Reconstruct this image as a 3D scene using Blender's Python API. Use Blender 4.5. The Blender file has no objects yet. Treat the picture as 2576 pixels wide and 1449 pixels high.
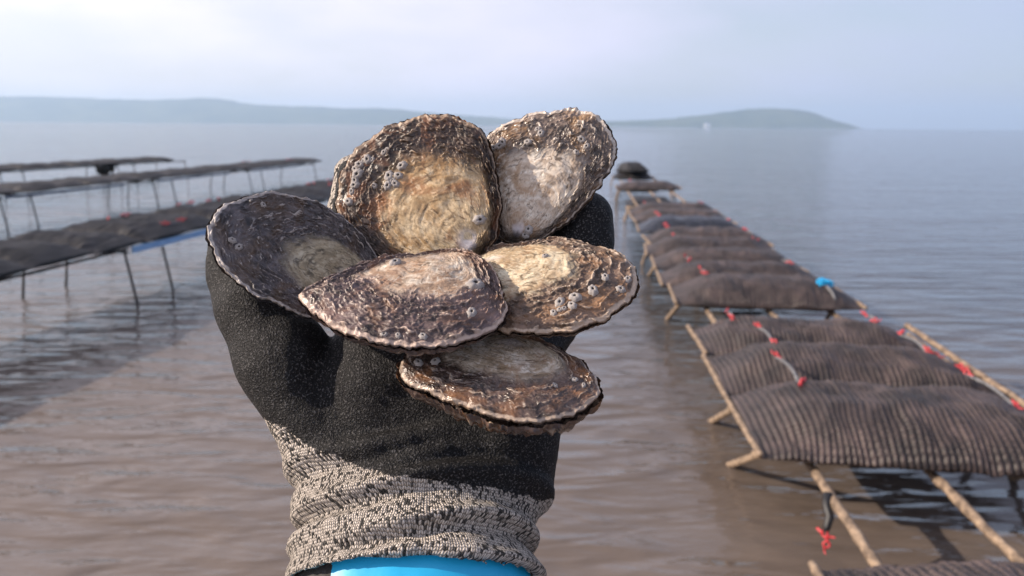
import bpy, math, random
import numpy as np
from math import radians, sin, cos, pi
from mathutils import Matrix, Vector

sc = bpy.context.scene
# ------------------------------------------------------------------ camera
CAM_H, PITCH, ROLL, LENS = 1.25, radians(11.98), radians(0.5), 27.0
cam_data = bpy.data.cameras.new('camera')
cam_data.lens = LENS; cam_data.sensor_width = 36.0
cam_data.clip_start = 0.01; cam_data.clip_end = 20000
cam_data.dof.use_dof = True
cam_data.dof.focus_distance = 0.345
cam_data.dof.aperture_fstop = 13.0
cam = bpy.data.objects.new('camera', cam_data)
sc.collection.objects.link(cam)
CM = Matrix.Translation((0, 0, CAM_H)) @ Matrix.Rotation(pi/2 - PITCH, 4, 'X') @ Matrix.Rotation(ROLL, 4, 'Z')
cam.matrix_world = CM
sc.camera = cam
# ------------------------------------------------------------------ light
SUN_EL, SUN_AZ = radians(27), radians(-95)      # azimuth from +Y, clockwise seen from above
SUN = Vector((cos(SUN_EL)*sin(SUN_AZ), cos(SUN_EL)*cos(SUN_AZ), sin(SUN_EL)))
sd = bpy.data.lights.new('sun', 'SUN'); sd.energy = 5.0; sd.angle = radians(0.6); sd.color = (1.0, 0.85, 0.70)
so = bpy.data.objects.new('sun', sd); sc.collection.objects.link(so)
so.rotation_euler = (-SUN).to_track_quat('-Z', 'Y').to_euler(); so.location = SUN*50
world = bpy.data.worlds.new('World'); sc.world = world; world.use_nodes = True
wt = world.node_tree; wt.nodes.clear()
def wn(t, **k):
    n = wt.nodes.new(t)
    for a, b in k.items(): setattr(n, a, b)
    return n
w_out = wn('ShaderNodeOutputWorld'); w_bg = wn('ShaderNodeBackground'); w_bg.inputs['Strength'].default_value = 0.10
sky = wn('ShaderNodeTexSky'); sky.sky_type = 'NISHITA'; sky.sun_disc = False
sky.sun_elevation = SUN_EL; sky.sun_rotation = SUN_AZ
sky.air_density = 1.2; sky.dust_density = 1.2; sky.ozone_density = 2.0
tc = wn('ShaderNodeTexCoord')
mp = wn('ShaderNodeMapping'); mp.inputs['Scale'].default_value = (1.6, 1.6, 5.0); mp.inputs['Rotation'].default_value = (0.0, 0.25, 0.4)
nz = wn('ShaderNodeTexNoise'); nz.inputs['Scale'].default_value = 1.5; nz.inputs['Detail'].default_value = 5; nz.inputs['Roughness'].default_value = 0.5
rm = wn('ShaderNodeMapRange'); rm.inputs['From Min'].default_value = 0.36; rm.inputs['From Max'].default_value = 0.64
rm.inputs['To Min'].default_value = 0.50; rm.inputs['To Max'].default_value = 0.98
dt = wn('ShaderNodeVectorMath', operation='DOT_PRODUCT'); dt.inputs[1].default_value = SUN
gl = wn('ShaderNodeMapRange'); gl.inputs['From Min'].default_value = -0.62; gl.inputs['From Max'].default_value = 0.42
cr = wn('ShaderNodeMix', data_type='RGBA')
cr.inputs['A'].default_value = (3.2, 3.75, 5.8, 1); cr.inputs['B'].default_value = (10.2, 9.2, 10.0, 1)
mx = wn('ShaderNodeMix', data_type='RGBA')
L = wt.links.new
L(tc.outputs['Generated'], mp.inputs['Vector']); L(mp.outputs['Vector'], nz.inputs['Vector'])
sp = wn('ShaderNodeSeparateXYZ'); el = wn('ShaderNodeMapRange'); el.interpolation_type = 'SMOOTHSTEP'
el.inputs['From Min'].default_value = 0.30; el.inputs['From Max'].default_value = 0.85; el.inputs['To Min'].default_value = 1.0; el.inputs['To Max'].default_value = 0.45
vm = wn('ShaderNodeMath', operation='MULTIPLY')
L(tc.outputs['Generated'], sp.inputs[0]); L(sp.outputs['Z'], el.inputs['Value'])
L(nz.outputs['Fac'], rm.inputs['Value']); L(rm.outputs['Result'], vm.inputs[0]); L(el.outputs['Result'], vm.inputs[1]); L(vm.outputs[0], mx.inputs['Factor'])
L(tc.outputs['Generated'], dt.inputs[0]); L(dt.outputs['Value'], gl.inputs['Value'])
L(gl.outputs['Result'], cr.inputs['Factor'])
L(sky.outputs['Color'], mx.inputs['A']); L(cr.outputs['Result'], mx.inputs['B'])
L(mx.outputs['Result'], w_bg.inputs['Color']); L(w_bg.outputs[0], w_out.inputs['Surface'])
# ------------------------------------------------------------------ film
vs = sc.view_settings
vs.view_transform = 'Standard'; vs.look = 'None'; vs.exposure = 0.5; vs.gamma = 1.0; vs.use_curve_mapping = False
sc.render.engine = 'CYCLES'
cy = sc.cycles
cy.use_denoising = True
try: cy.denoiser = 'OPENIMAGEDENOISE'
except Exception: pass
cy.max_bounces = 6; cy.volume_bounces = 2; cy.diffuse_bounces = 3; cy.glossy_bounces = 3
cy.caustics_reflective = False; cy.caustics_refractive = False

# ================================================================== helpers
rng = np.random.default_rng(11); random.seed(5)
FPX = LENS/36.0*2576                     # focal length in pixels of a 2576-wide picture
CMn = np.array(CM)
def pix(px, py, d):
    """camera-frame point seen at a picture position, at depth d (metres along the axis)"""
    px = np.asarray(px, float); py = np.asarray(py, float)
    return np.stack([(px-1288)/FPX*d, -(py-724.5)/FPX*d, -d*np.ones_like(px*py*1.0)], -1)
def to_world(P): return P @ CMn[:3, :3].T + CMn[:3, 3]

def hash3(ix, iy, iz, seed):
    h = (ix.astype(np.int64)*374761393 + iy.astype(np.int64)*668265263 + iz.astype(np.int64)*2147483647 + seed*1274126177) & 0xffffffff
    h = ((h ^ (h >> 13))*1274126177) & 0xffffffff
    h = ((h ^ (h >> 15))*2246822519) & 0xffffffff
    return ((h ^ (h >> 16)) & 0xffffff)/float(0xffffff)
def noise3(x, y, z, seed=0):
    """value noise in -1..1"""
    x, y, z = np.broadcast_arrays(np.asarray(x, float), np.asarray(y, float), np.asarray(z, float))
    ix, iy, iz = np.floor(x), np.floor(y), np.floor(z)
    fx, fy, fz = x-ix, y-iy, z-iz
    fx, fy, fz = [t*t*t*(t*(t*6-15)+10) for t in (fx, fy, fz)]
    r = 0
    for a in (0, 1):
        wx = fx if a else 1-fx
        for b in (0, 1):
            wy = fy if b else 1-fy
            for c in (0, 1):
                wz = fz if c else 1-fz
                r = r + wx*wy*wz*hash3(ix+a, iy+b, iz+c, seed)
    return r*2-1
def fbm(x, y, z=0.0, seed=0, oct=4, gain=0.5):
    r, a, n = 0, 1.0, 0
    for o in range(oct):
        r = r + a*noise3(np.asarray(x)*2**o+o*7.3, np.asarray(y)*2**o+o*3.1, np.asarray(z)*2**o, seed+o); n += a; a *= gain
    return r/n
def sstep(a, b, x):
    t = np.clip((x-a)/(b-a), 0, 1); return t*t*(3-2*t)

def link(o, parent=None):
    sc.collection.objects.link(o)
    if parent is not None: o.parent = parent
    return o
def mesh_obj(name, verts, faces, mat, parent=None, smooth=True, attrs=None):
    me = bpy.data.meshes.new(name)
    verts = np.asarray(verts, np.float32)
    if isinstance(faces, np.ndarray):
        k = faces.shape[1]; n = len(faces)
        me.vertices.add(len(verts)); me.vertices.foreach_set('co', verts.ravel())
        me.loops.add(n*k); me.loops.foreach_set('vertex_index', faces.astype(np.int32).ravel())
        me.polygons.add(n); me.polygons.foreach_set('loop_start', np.arange(n, dtype=np.int32)*k)
        me.update(calc_edges=True)
    else:
        me.from_pydata([tuple(map(float, v)) for v in verts], [], [tuple(map(int, f)) for f in faces])
    for an, (typ, val) in (attrs or {}).items():
        at = me.attributes.new(an, typ, 'POINT')
        at.data.foreach_set('value' if typ == 'FLOAT' else 'vector', np.asarray(val, np.float32).ravel())
    if smooth: me.polygons.foreach_set('use_smooth', np.ones(len(me.polygons), bool))
    if mat is not None: me.materials.append(mat)
    me.validate()
    return link(bpy.data.objects.new(name, me), parent)
def tag(o, label=None, cat=None, group=None, kind=None):
    for k, v in (('label', label), ('category', cat), ('group', group), ('kind', kind)):
        if v: o[k] = v
    return o
def empty(name, loc=(0, 0, 0), rz=0.0):
    o = bpy.data.objects.new(name, None); o.empty_display_size = 0.05
    o.location = loc; o.rotation_euler = (0, 0, rz); return link(o)
def copy_tree(o, parent=None):
    c = o.copy(); link(c)
    c.parent = parent
    for ch in list(o.children): copy_tree(ch, c)
    return c
def grid_faces(nu, nv, wrap_v=False):
    i = np.arange(nu-1)[:, None]; j = np.arange(nv if wrap_v else nv-1)[None, :]
    j2 = (j+1) % nv
    return np.stack([i*nv+j, i*nv+j2, (i+1)*nv+j2, (i+1)*nv+j], -1).reshape(-1, 4)
def tube(points, radii, n=8, cap=True, ell=None):
    """verts, faces (list) of a tube along points"""
    P = np.asarray(points, float); m = len(P); radii = np.broadcast_to(np.asarray(radii, float), (m,))
    V = []; prev = None
    for i in range(m):
        t = P[min(i+1, m-1)]-P[max(i-1, 0)]; t /= np.linalg.norm(t)+1e-12
        a = np.array([0, 0, 1.0]) if prev is None else prev
        if abs(a @ t) > .95 and prev is None: a = np.array([1.0, 0, 0])
        u = a-(a @ t)*t; u /= np.linalg.norm(u); w = np.cross(t, u); prev = u
        th = np.arange(n)*2*pi/n
        V.append(P[i]+radii[i]*(np.cos(th)[:, None]*u+np.sin(th)[:, None]*w))
    V = np.concatenate(V); F = [tuple(f) for f in grid_faces(m, n, True)]
    if cap: F += [tuple(range(n-1, -1, -1)), tuple(range((m-1)*n, m*n))]
    return V, F
def merge(parts):
    V, F, k = [], [], 0
    for v, f in parts:
        V.append(np.asarray(v)); F += [tuple(int(a)+k for a in q) for q in f]; k += len(v)
    return np.concatenate(V), F

# ================================================================== materials
def new_mat(name):
    m = bpy.data.materials.new(name); m.use_nodes = True
    nt = m.node_tree; b = nt.nodes['Principled BSDF']
    def N(t, **k):
        n = nt.nodes.new(t)
        for a, v in k.items():
            if a in n.inputs: n.inputs[a].default_value = v
            else: setattr(n, a, v)
        return n
    return m, nt, b, N
def ramp(N, stops):
    r = N('ShaderNodeValToRGB'); e = r.color_ramp.elements
    while len(e) > 1: e.remove(e[-1])
    e[0].position = stops[0][0]; e[0].color = (*stops[0][1], 1)
    for p, c in stops[1:]:
        x = e.new(p); x.color = (*c, 1)
    return r
def simple_mat(name, c1, c2, scale=30.0, rough=0.6, bump=0.3, dist=0.004, spec=0.5, coord='Object', detail=5.0, lo=0.35, hi=0.65):
    m, nt, b, N = new_mat(name); l = nt.links.new
    tcn = N('ShaderNodeTexCoord'); n = N('ShaderNodeTexNoise', Scale=scale, Detail=detail, Roughness=0.6)
    l(tcn.outputs[coord], n.inputs['Vector'])
    r = ramp(N, [(lo, c1), (hi, c2)]); l(n.outputs['Fac'], r.inputs['Fac']); l(r.outputs['Color'], b.inputs['Base Color'])
    b.inputs['Roughness'].default_value = rough; b.inputs['Specular IOR Level'].default_value = spec
    if bump:
        bp = N('ShaderNodeBump', Strength=bump, Distance=dist); l(n.outputs['Fac'], bp.inputs['Height']); l(bp.outputs['Normal'], b.inputs['Normal'])
    return m

def mat_water():
    m, nt, b, N = new_mat('turbid_water'); l = nt.links.new
    geo = N('ShaderNodeNewGeometry')
    def noise(scale_xyz, sc_, detail, rough=0.5, dist=0.0, rot=0.0):
        mpn = N('ShaderNodeMapping', Scale=scale_xyz, Rotation=(0, 0, rot)); l(geo.outputs['Position'], mpn.inputs['Vector'])
        n = N('ShaderNodeTexNoise', Scale=sc_, Detail=detail, Roughness=rough, Distortion=dist); l(mpn.outputs['Vector'], n.inputs['Vector'])
        return n.outputs['Fac']
    def math_(op, a, b_):
        n = N('ShaderNodeMath', operation=op)
        for i, v in enumerate((a, b_)):
            if isinstance(v, (int, float)): n.inputs[i].default_value = v
            else: l(v, n.inputs[i])
        return n.outputs[0]
    ripple = noise((1.0, 3.2, 1), 2.1, 2.5, 0.45, 0.35, radians(-9))
    fine = noise((0.75, 2.8, 1), 9.0, 3.0, 0.5, 0.3, radians(7))
    swell = noise((0.18, 0.8, 1), 0.9, 2.0, 0.5, 0.2, radians(3))
    patch = noise((0.12, 0.5, 1), 0.7, 3.0, 0.55, 0.4, radians(2))
    pr = N('ShaderNodeMapRange'); pr.inputs['From Min'].default_value = 0.35; pr.inputs['From Max'].default_value = 0.7
    pr.inputs['To Min'].default_value = 0.25; pr.inputs['To Max'].default_value = 1.0; l(patch, pr.inputs['Value'])
    fine_a = math_('MULTIPLY', math_('MULTIPLY', fine, 0.009), pr.outputs['Result'])
    h = math_('ADD', math_('ADD', math_('MULTIPLY', ripple, 0.046), fine_a), math_('MULTIPLY', swell, 0.08))
    bp = N('ShaderNodeBump', Strength=1.0, Distance=1.0); l(h, bp.inputs['Height']); l(bp.outputs['Normal'], b.inputs['Normal'])
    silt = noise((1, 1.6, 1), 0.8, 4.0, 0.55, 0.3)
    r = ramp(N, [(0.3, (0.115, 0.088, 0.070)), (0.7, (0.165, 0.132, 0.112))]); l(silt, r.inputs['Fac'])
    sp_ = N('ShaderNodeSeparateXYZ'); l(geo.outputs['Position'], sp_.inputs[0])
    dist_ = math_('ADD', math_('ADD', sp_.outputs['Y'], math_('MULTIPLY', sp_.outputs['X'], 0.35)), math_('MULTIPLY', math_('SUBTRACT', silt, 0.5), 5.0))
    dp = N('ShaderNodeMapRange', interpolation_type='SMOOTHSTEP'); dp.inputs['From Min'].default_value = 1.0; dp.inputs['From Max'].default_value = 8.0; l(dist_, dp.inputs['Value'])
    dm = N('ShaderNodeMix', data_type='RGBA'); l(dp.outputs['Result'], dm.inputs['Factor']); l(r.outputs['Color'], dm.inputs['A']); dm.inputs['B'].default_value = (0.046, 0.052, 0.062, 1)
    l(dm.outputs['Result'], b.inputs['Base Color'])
    b.inputs['Roughness'].default_value = 0.04; b.inputs['IOR'].default_value = 1.333
    return m

def mat_shell(name, inner, mid, outer, edge, rough, stain=(0.30, 0.13, 0.045), zone_at=0.6):
    """albedo by growth zone (attribute s), lamella edge and noise"""
    m, nt, b, N = new_mat(name); l = nt.links.new
    a_s = N('ShaderNodeAttribute', attribute_name='zone'); a_l = N('ShaderNodeAttribute', attribute_name='lam')
    tcn = N('ShaderNodeAttribute', attribute_name='shell_co'); gco = N('ShaderNodeAttribute', attribute_name='grow_co')
    def noise(scale, detail, rough_=0.6, vec=None, dist=0.0):
        n = N('ShaderNodeTexNoise', Scale=scale, Detail=detail, Roughness=rough_, Distortion=dist); l(vec or tcn.outputs['Vector'], n.inputs['Vector']); return n.outputs['Fac']
    def mix(fac, A, B, blend='MIX'):
        n = N('ShaderNodeMix', data_type='RGBA', blend_type=blend)
        for s_, v in (('Factor', fac), ('A', A), ('B', B)):
            if isinstance(v, (int, float)): n.inputs[s_].default_value = v
            elif isinstance(v, tuple): n.inputs[s_].default_value = (*v, 1)
            else: l(v, n.inputs[s_])
        return n.outputs['Result']
    def rng_(v, a, b_, c=0.0, d=1.0):
        n = N('ShaderNodeMapRange'); n.inputs['From Min'].default_value = a; n.inputs['From Max'].default_value = b_
        n.inputs['To Min'].default_value = c; n.inputs['To Max'].default_value = d; l(v, n.inputs['Value']); return n.outputs['Result']
    # inner: cream with patches and fine growth streaks
    big = noise(38, 4, 0.6, dist=0.6); fine = noise(420, 4, 0.65); mid_n = noise(120, 5, 0.65, dist=0.4)
    white = (min(inner[0]*1.45, .8), min(inner[1]*1.55, .78), min(inner[2]*1.75, .76))
    c_in = mix(rng_(big, 0.36, 0.64), inner, mid)
    c_in = mix(rng_(mid_n, 0.52, 0.72, 0, 0.85), c_in, white)
    a_r = N('ShaderNodeAttribute', attribute_name='ring')
    c_in = mix(rng_(a_r.outputs['Fac'], 0.60, 1.0, 0, 0.40), c_in, tuple(0.45*x for x in mid))
    c_in = mix(rng_(a_r.outputs['Fac'], 0.42, 0.05, 0, 0.30), c_in, white)
    a_n = N('ShaderNodeAttribute', attribute_name='line')
    c_in = mix(rng_(a_n.outputs['Fac'], 0.0, 1.0, 0, 0.9), c_in, tuple(0.25*x for x in mid))
    c_in = mix(rng_(fine, 0.55, 0.72, 0, 0.6), c_in, tuple(0.35*x for x in mid))
    big2 = noise(55, 3, 0.6, dist=0.8)
    c_in = mix(rng_(big2, 0.53, 0.68, 0, 0.65), c_in, stain)
    in_s = noise(260, 4, 0.65, vec=gco.outputs['Vector'], dist=0.3)
    c_in = mix(rng_(in_s, 0.54, 0.68, 0, 0.55), c_in, tuple(0.38*x for x in mid))
    c_in = mix(rng_(in_s, 0.44, 0.30, 0, 0.6), c_in, white)
    # outer: brown scales, pale lamella edges
    scale_n = noise(150, 5, 0.65, vec=gco.outputs['Vector'], dist=0.5); streak = noise(430, 3, 0.6, vec=gco.outputs['Vector'])
    c_out = mix(rng_(scale_n, 0.40, 0.60), tuple(0.28*x for x in outer), outer)
    c_out = mix(rng_(big, 0.50, 0.68, 0, 0.65), c_out, tuple(min(.6, 1.9*x) for x in outer))
    c_out = mix(rng_(big2, 0.50, 0.68, 0, 0.7), c_out, stain)
    c_out = mix(rng_(streak, 0.58, 0.72, 0, 0.45), c_out, edge)
    c_out = mix(rng_(a_l.outputs['Fac'], 0.60, 0.97, 0, 0.9), c_out, edge)
    a_h = N('ShaderNodeAttribute', attribute_name='hinge')
    c_in = mix(a_h.outputs['Fac'], c_in, (0.66, 0.62, 0.64))
    c = mix(a_s.outputs['Fac'], c_in, c_out)
    l(c, b.inputs['Base Color'])
    rr = rng_(noise(70, 3), 0.35, 0.65, rough-0.12, rough+0.15); l(rr, b.inputs['Roughness'])
    b.inputs['Specular IOR Level'].default_value = 0.5
    bp = N('ShaderNodeBump', Strength=0.5, Distance=0.0010); l(scale_n, bp.inputs['Height'])
    bp2 = N('ShaderNodeBump', Strength=0.5, Distance=0.0004); l(fine, bp2.inputs['Height']); l(bp.outputs['Normal'], bp2.inputs['Normal'])
    l(bp2.outputs['Normal'], b.inputs['Normal'])
    return m

def mat_coating():
    m, nt, b, N = new_mat('black_foam_coating'); l = nt.links.new
    tcn = N('ShaderNodeTexCoord')
    n1 = N('ShaderNodeTexNoise', Scale=1050, Detail=2, Roughness=0.7); l(tcn.outputs['Object'], n1.inputs['Vector'])
    n2 = N('ShaderNodeTexNoise', Scale=38, Detail=4, Roughness=0.6); l(tcn.outputs['Object'], n2.inputs['Vector'])
    v = N('ShaderNodeTexVoronoi', Scale=130.0); l(tcn.outputs['Object'], v.inputs['Vector'])
    r = ramp(N, [(0.46, (0.004, 0.004, 0.005)), (0.57, (0.010, 0.010, 0.011)), (0.66, (0.11, 0.105, 0.105))]); l(n1.outputs['Fac'], r.inputs['Fac'])
    # scattered sand grains stuck in the foam
    gr = N('ShaderNodeMath', operation='LESS_THAN'); gr.inputs[1].default_value = 0.085; l(v.outputs['Distance'], gr.inputs[0])
    pick = N('ShaderNodeSeparateColor'); l(v.outputs['Color'], pick.inputs['Color'])
    pk = N('ShaderNodeMath', operation='GREATER_THAN'); pk.inputs[1].default_value = 0.93; l(pick.outputs['Red'], pk.inputs[0])
    ml = N('ShaderNodeMath', operation='MULTIPLY'); l(gr.outputs[0], ml.inputs[0]); l(pk.outputs[0], ml.inputs[1])
    mx_ = N('ShaderNodeMix', data_type='RGBA'); l(ml.outputs[0], mx_.inputs['Factor']); l(r.outputs['Color'], mx_.inputs['A']); mx_.inputs['B'].default_value = (0.42, 0.33, 0.26, 1)
    l(mx_.outputs['Result'], b.inputs['Base Color'])
    b.inputs['Roughness'].default_value = 0.6; b.inputs['Specular IOR Level'].default_value = 0.25
    bp = N('ShaderNodeBump', Strength=1.0, Distance=0.0011); l(n1.outputs['Fac'], bp.inputs['Height'])
    bp2 = N('ShaderNodeBump', Strength=0.35, Distance=0.004); l(n2.outputs['Fac'], bp2.inputs['Height']); l(bp.outputs['Normal'], bp2.inputs['Normal'])
    l(bp2.outputs['Normal'], b.inputs['Normal'])
    return m

def mat_knit():
    m, nt, b, N = new_mat('marled_grey_knit'); l = nt.links.new
    a = N('ShaderNodeAttribute', attribute_name='knit_uv'); sx = N('ShaderNodeSeparateXYZ'); l(a.outputs['Vector'], sx.inputs[0])
    def M(op, x, y=None, z=None):
        n = N('ShaderNodeMath', operation=op)
        for i, v in enumerate((x, y, z)):
            if v is None: continue
            if isinstance(v, (int, float)): n.inputs[i].default_value = v
            else: l(v, n.inputs[i])
        return n.outputs[0]
    wob = N('ShaderNodeTexNoise', Scale=160.0, Detail=2.0); l(a.outputs['Vector'], wob.inputs['Vector'])
    wv = M('MULTIPLY', M('SUBTRACT', wob.outputs['Fac'], 0.5), 0.9)
    U = M('ADD', M('MULTIPLY', sx.outputs['X'], 1/0.0019), wv); Vv = M('ADD', M('MULTIPLY', sx.outputs['Y'], 1/0.0013), wv)
    fu = M('FRACT', U); tri = M('ABSOLUTE', M('SUBTRACT', fu, 0.5))          # 0 mid .. .5 edge
    V2 = M('ADD', Vv, M('MULTIPLY', tri, 0.9)); fv = M('FRACT', V2)
    loop = M('MULTIPLY', M('SINE', M('MULTIPLY', fv, pi)), M('SINE', M('MULTIPLY', M('FRACT', M('MULTIPLY', U, 2.0)), pi)))
    cell = N('ShaderNodeCombineXYZ'); l(M('FLOOR', M('MULTIPLY', U, 2.0)), cell.inputs[0]); l(M('FLOOR', V2), cell.inputs[1])
    wnz = N('ShaderNodeTexWhiteNoise', noise_dimensions='2D'); l(cell.outputs[0], wnz.inputs['Vector'])
    r = ramp(N, [(0.0, (0.04, 0.038, 0.036)), (0.20, (0.10, 0.095, 0.09)), (0.32, (0.46, 0.41, 0.36)), (1.0, (0.72, 0.65, 0.58))]); l(wnz.outputs['Value'], r.inputs['Fac'])
    dk = N('ShaderNodeMix', data_type='RGBA', blend_type='MULTIPLY'); dk.inputs['Factor'].default_value = 1.0
    r2 = ramp(N, [(0.05, (0.28, 0.27, 0.26)), (0.45, (1, 1, 1))]); l(loop, r2.inputs['Fac'])
    l(r.outputs['Color'], dk.inputs['A']); l(r2.outputs['Color'], dk.inputs['B']); l(dk.outputs['Result'], b.inputs['Base Color'])
    b.inputs['Roughness'].default_value = 0.9; b.inputs['Specular IOR Level'].default_value = 0.15
    fz = N('ShaderNodeTexNoise', Scale=2200.0, Detail=2.0); l(a.outputs['Vector'], fz.inputs['Vector'])
    hh = M('ADD', loop, M('MULTIPLY', fz.outputs['Fac'], 0.5))
    bp = N('ShaderNodeBump', Strength=1.0, Distance=0.0006); l(hh, bp.inputs['Height']); l(bp.outputs['Normal'], b.inputs['Normal'])
    return m

def mat_bag(name, c1, c2, rough=0.55, cross=0.016):
    m, nt, b, N = new_mat(name); l = nt.links.new
    tcn = N('ShaderNodeTexCoord'); oi = N('ShaderNodeObjectInfo')
    ad = N('ShaderNodeVectorMath', operation='ADD'); l(tcn.outputs['Object'], ad.inputs[0]); l(oi.outputs['Location'], ad.inputs[1])
    n = N('ShaderNodeTexNoise', Scale=7.0, Detail=6, Roughness=0.65); l(ad.outputs[0], n.inputs['Vector'])
    n2 = N('ShaderNodeTexNoise', Scale=120.0, Detail=3, Roughness=0.6); l(ad.outputs[0], n2.inputs['Vector'])
    r = ramp(N, [(0.36, tuple(.7*x for x in c1)), (0.55, tuple(.55*(x+y) for x, y in zip(c1, c2))), (0.68, tuple(1.25*x for x in c2))]); l(n.outputs['Fac'], r.inputs['Fac'])
    mxx = N('ShaderNodeMix', data_type='RGBA'); rr = N('ShaderNodeMapRange'); rr.inputs['From Min'].default_value = 0.55; rr.inputs['From Max'].default_value = 0.75; rr.inputs['To Max'].default_value = 0.6
    l(n2.outputs['Fac'], rr.inputs['Value']); l(rr.outputs['Result'], mxx.inputs['Factor']); l(r.outputs['Color'], mxx.inputs['A']); mxx.inputs['B'].default_value = (*[min(1, x*2.2) for x in c2], 1)
    a_g = N('ShaderNodeAttribute', attribute_name='rib')       # shaded inside behind the open mesh, painted dark between the strands
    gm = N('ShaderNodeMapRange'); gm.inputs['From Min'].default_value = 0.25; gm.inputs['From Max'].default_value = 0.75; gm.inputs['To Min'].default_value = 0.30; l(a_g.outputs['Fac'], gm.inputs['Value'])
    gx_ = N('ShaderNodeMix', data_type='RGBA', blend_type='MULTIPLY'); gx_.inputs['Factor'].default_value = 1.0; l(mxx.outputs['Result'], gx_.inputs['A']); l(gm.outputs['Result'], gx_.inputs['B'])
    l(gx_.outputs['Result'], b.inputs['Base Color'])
    sx = N('ShaderNodeSeparateXYZ'); l(tcn.outputs['Object'], sx.inputs[0])
    sn = N('ShaderNodeMath', operation='MULTIPLY'); sn.inputs[1].default_value = 2*pi/cross; l(sx.outputs['Y'], sn.inputs[0])
    s2 = N('ShaderNodeMath', operation='SINE'); l(sn.outputs[0], s2.inputs[0])
    a2 = N('ShaderNodeMath', operation='MULTIPLY_ADD'); l(n2.outputs['Fac'], a2.inputs[0]); a2.inputs[1].default_value = 2.0; l(s2.outputs[0], a2.inputs[2])
    bp = N('ShaderNodeBump', Strength=0.6, Distance=0.002); l(a2.outputs[0], bp.inputs['Height']); l(bp.outputs['Normal'], b.inputs['Normal'])
    b.inputs['Roughness'].default_value = rough
    return m

MAT = dict(
    water=mat_water(), coat=mat_coating(), knit=mat_knit(),
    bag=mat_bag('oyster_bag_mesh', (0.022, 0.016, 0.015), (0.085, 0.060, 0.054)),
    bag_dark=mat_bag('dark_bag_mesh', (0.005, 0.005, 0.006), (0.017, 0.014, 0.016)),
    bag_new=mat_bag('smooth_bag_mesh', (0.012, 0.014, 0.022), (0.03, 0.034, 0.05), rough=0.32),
    rod=simple_mat('weathered_rod', (0.10, 0.070, 0.048), (0.33, 0.24, 0.165), scale=38, rough=0.75, bump=0.9, dist=0.006),
    steel=simple_mat('dark_encrusted_steel', (0.010, 0.009, 0.009), (0.035, 0.028, 0.026), scale=45, rough=0.7, bump=0.8, dist=0.006),
    sky_tint_rail=simple_mat('pale_sky_tint_rail', (0.20, 0.36, 0.60), (0.30, 0.48, 0.70), scale=9, rough=0.35, bump=0.1),  # sky reflected in the metal, put into the colour as pale blue
    steel_rail=simple_mat('slate_sky_tint_rail', (0.035, 0.055, 0.10), (0.07, 0.10, 0.16), scale=9, rough=0.4, bump=0.1),  # dimmer sky reflection, likewise painted in as slate blue
    hook=simple_mat('red_plastic_hook', (0.42, 0.025, 0.035), (0.60, 0.05, 0.06), scale=60, rough=0.4, bump=0.1),
    strap=simple_mat('grey_rubber_strap', (0.07, 0.07, 0.075), (0.22, 0.22, 0.23), scale=60, rough=0.6, bump=0.2),
    strap_black=simple_mat('black_rubber_strap', (0.008, 0.008, 0.01), (0.02, 0.02, 0.022), scale=60, rough=0.5, bump=0.2),
    blue_tie=simple_mat('bright_blue_rope', (0.0, 0.28, 0.60), (0.01, 0.42, 0.78), scale=120, rough=0.5, bump=0.6, dist=0.004),
    sleeve=simple_mat('bright_blue_sleeve', (0.012, 0.38, 0.70), (0.02, 0.45, 0.78), scale=14, rough=0.42, bump=0.25, dist=0.004),
    lining=simple_mat('dark_sleeve_lining', (0.02, 0.018, 0.018), (0.05, 0.045, 0.045), scale=400, rough=0.8, bump=0.5, dist=0.001),
    barnacle=simple_mat('barnacle_plate', (0.14, 0.12, 0.112), (0.56, 0.52, 0.49), scale=600, rough=0.7, bump=0.4, dist=0.0005),
    barnacle_hole=simple_mat('barnacle_opening', (0.07, 0.06, 0.052), (0.15, 0.13, 0.115), scale=400, rough=0.8, bump=0),
    hill=simple_mat('wooded_hill', (0.030, 0.050, 0.022), (0.10, 0.115, 0.05), scale=0.012, rough=1.0, bump=0, spec=0.0),
    white=simple_mat('white_render', (0.70, 0.70, 0.68), (0.8, 0.8, 0.78), scale=2, rough=0.8, bump=0),
    slate=simple_mat('slate_roof', (0.06, 0.06, 0.07), (0.1, 0.1, 0.11), scale=2, rough=0.8, bump=0),
    weed=simple_mat('dark_seaweed', (0.012, 0.010, 0.006), (0.035, 0.028, 0.015), scale=40, rough=0.6, bump=0.5),
)

# ================================================================== the setting
EXT = 3900.0
def water():
    xs = np.array([-EXT, -600, -80, -20, -6, -2, 2, 6, 20, 80, 600, EXT]); ys = np.array([-EXT, -600, -80, -10, 0, 3, 8, 20, 60, 200, 900, EXT])
    X, Y = np.meshgrid(xs, ys, indexing='ij')
    V = np.stack([X, Y, 0*X], -1).reshape(-1, 3)
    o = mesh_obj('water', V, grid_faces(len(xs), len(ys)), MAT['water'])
    tag(o, 'rippled silty brown sea water reflecting the pale sky', 'water', kind='structure')
water()

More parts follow.
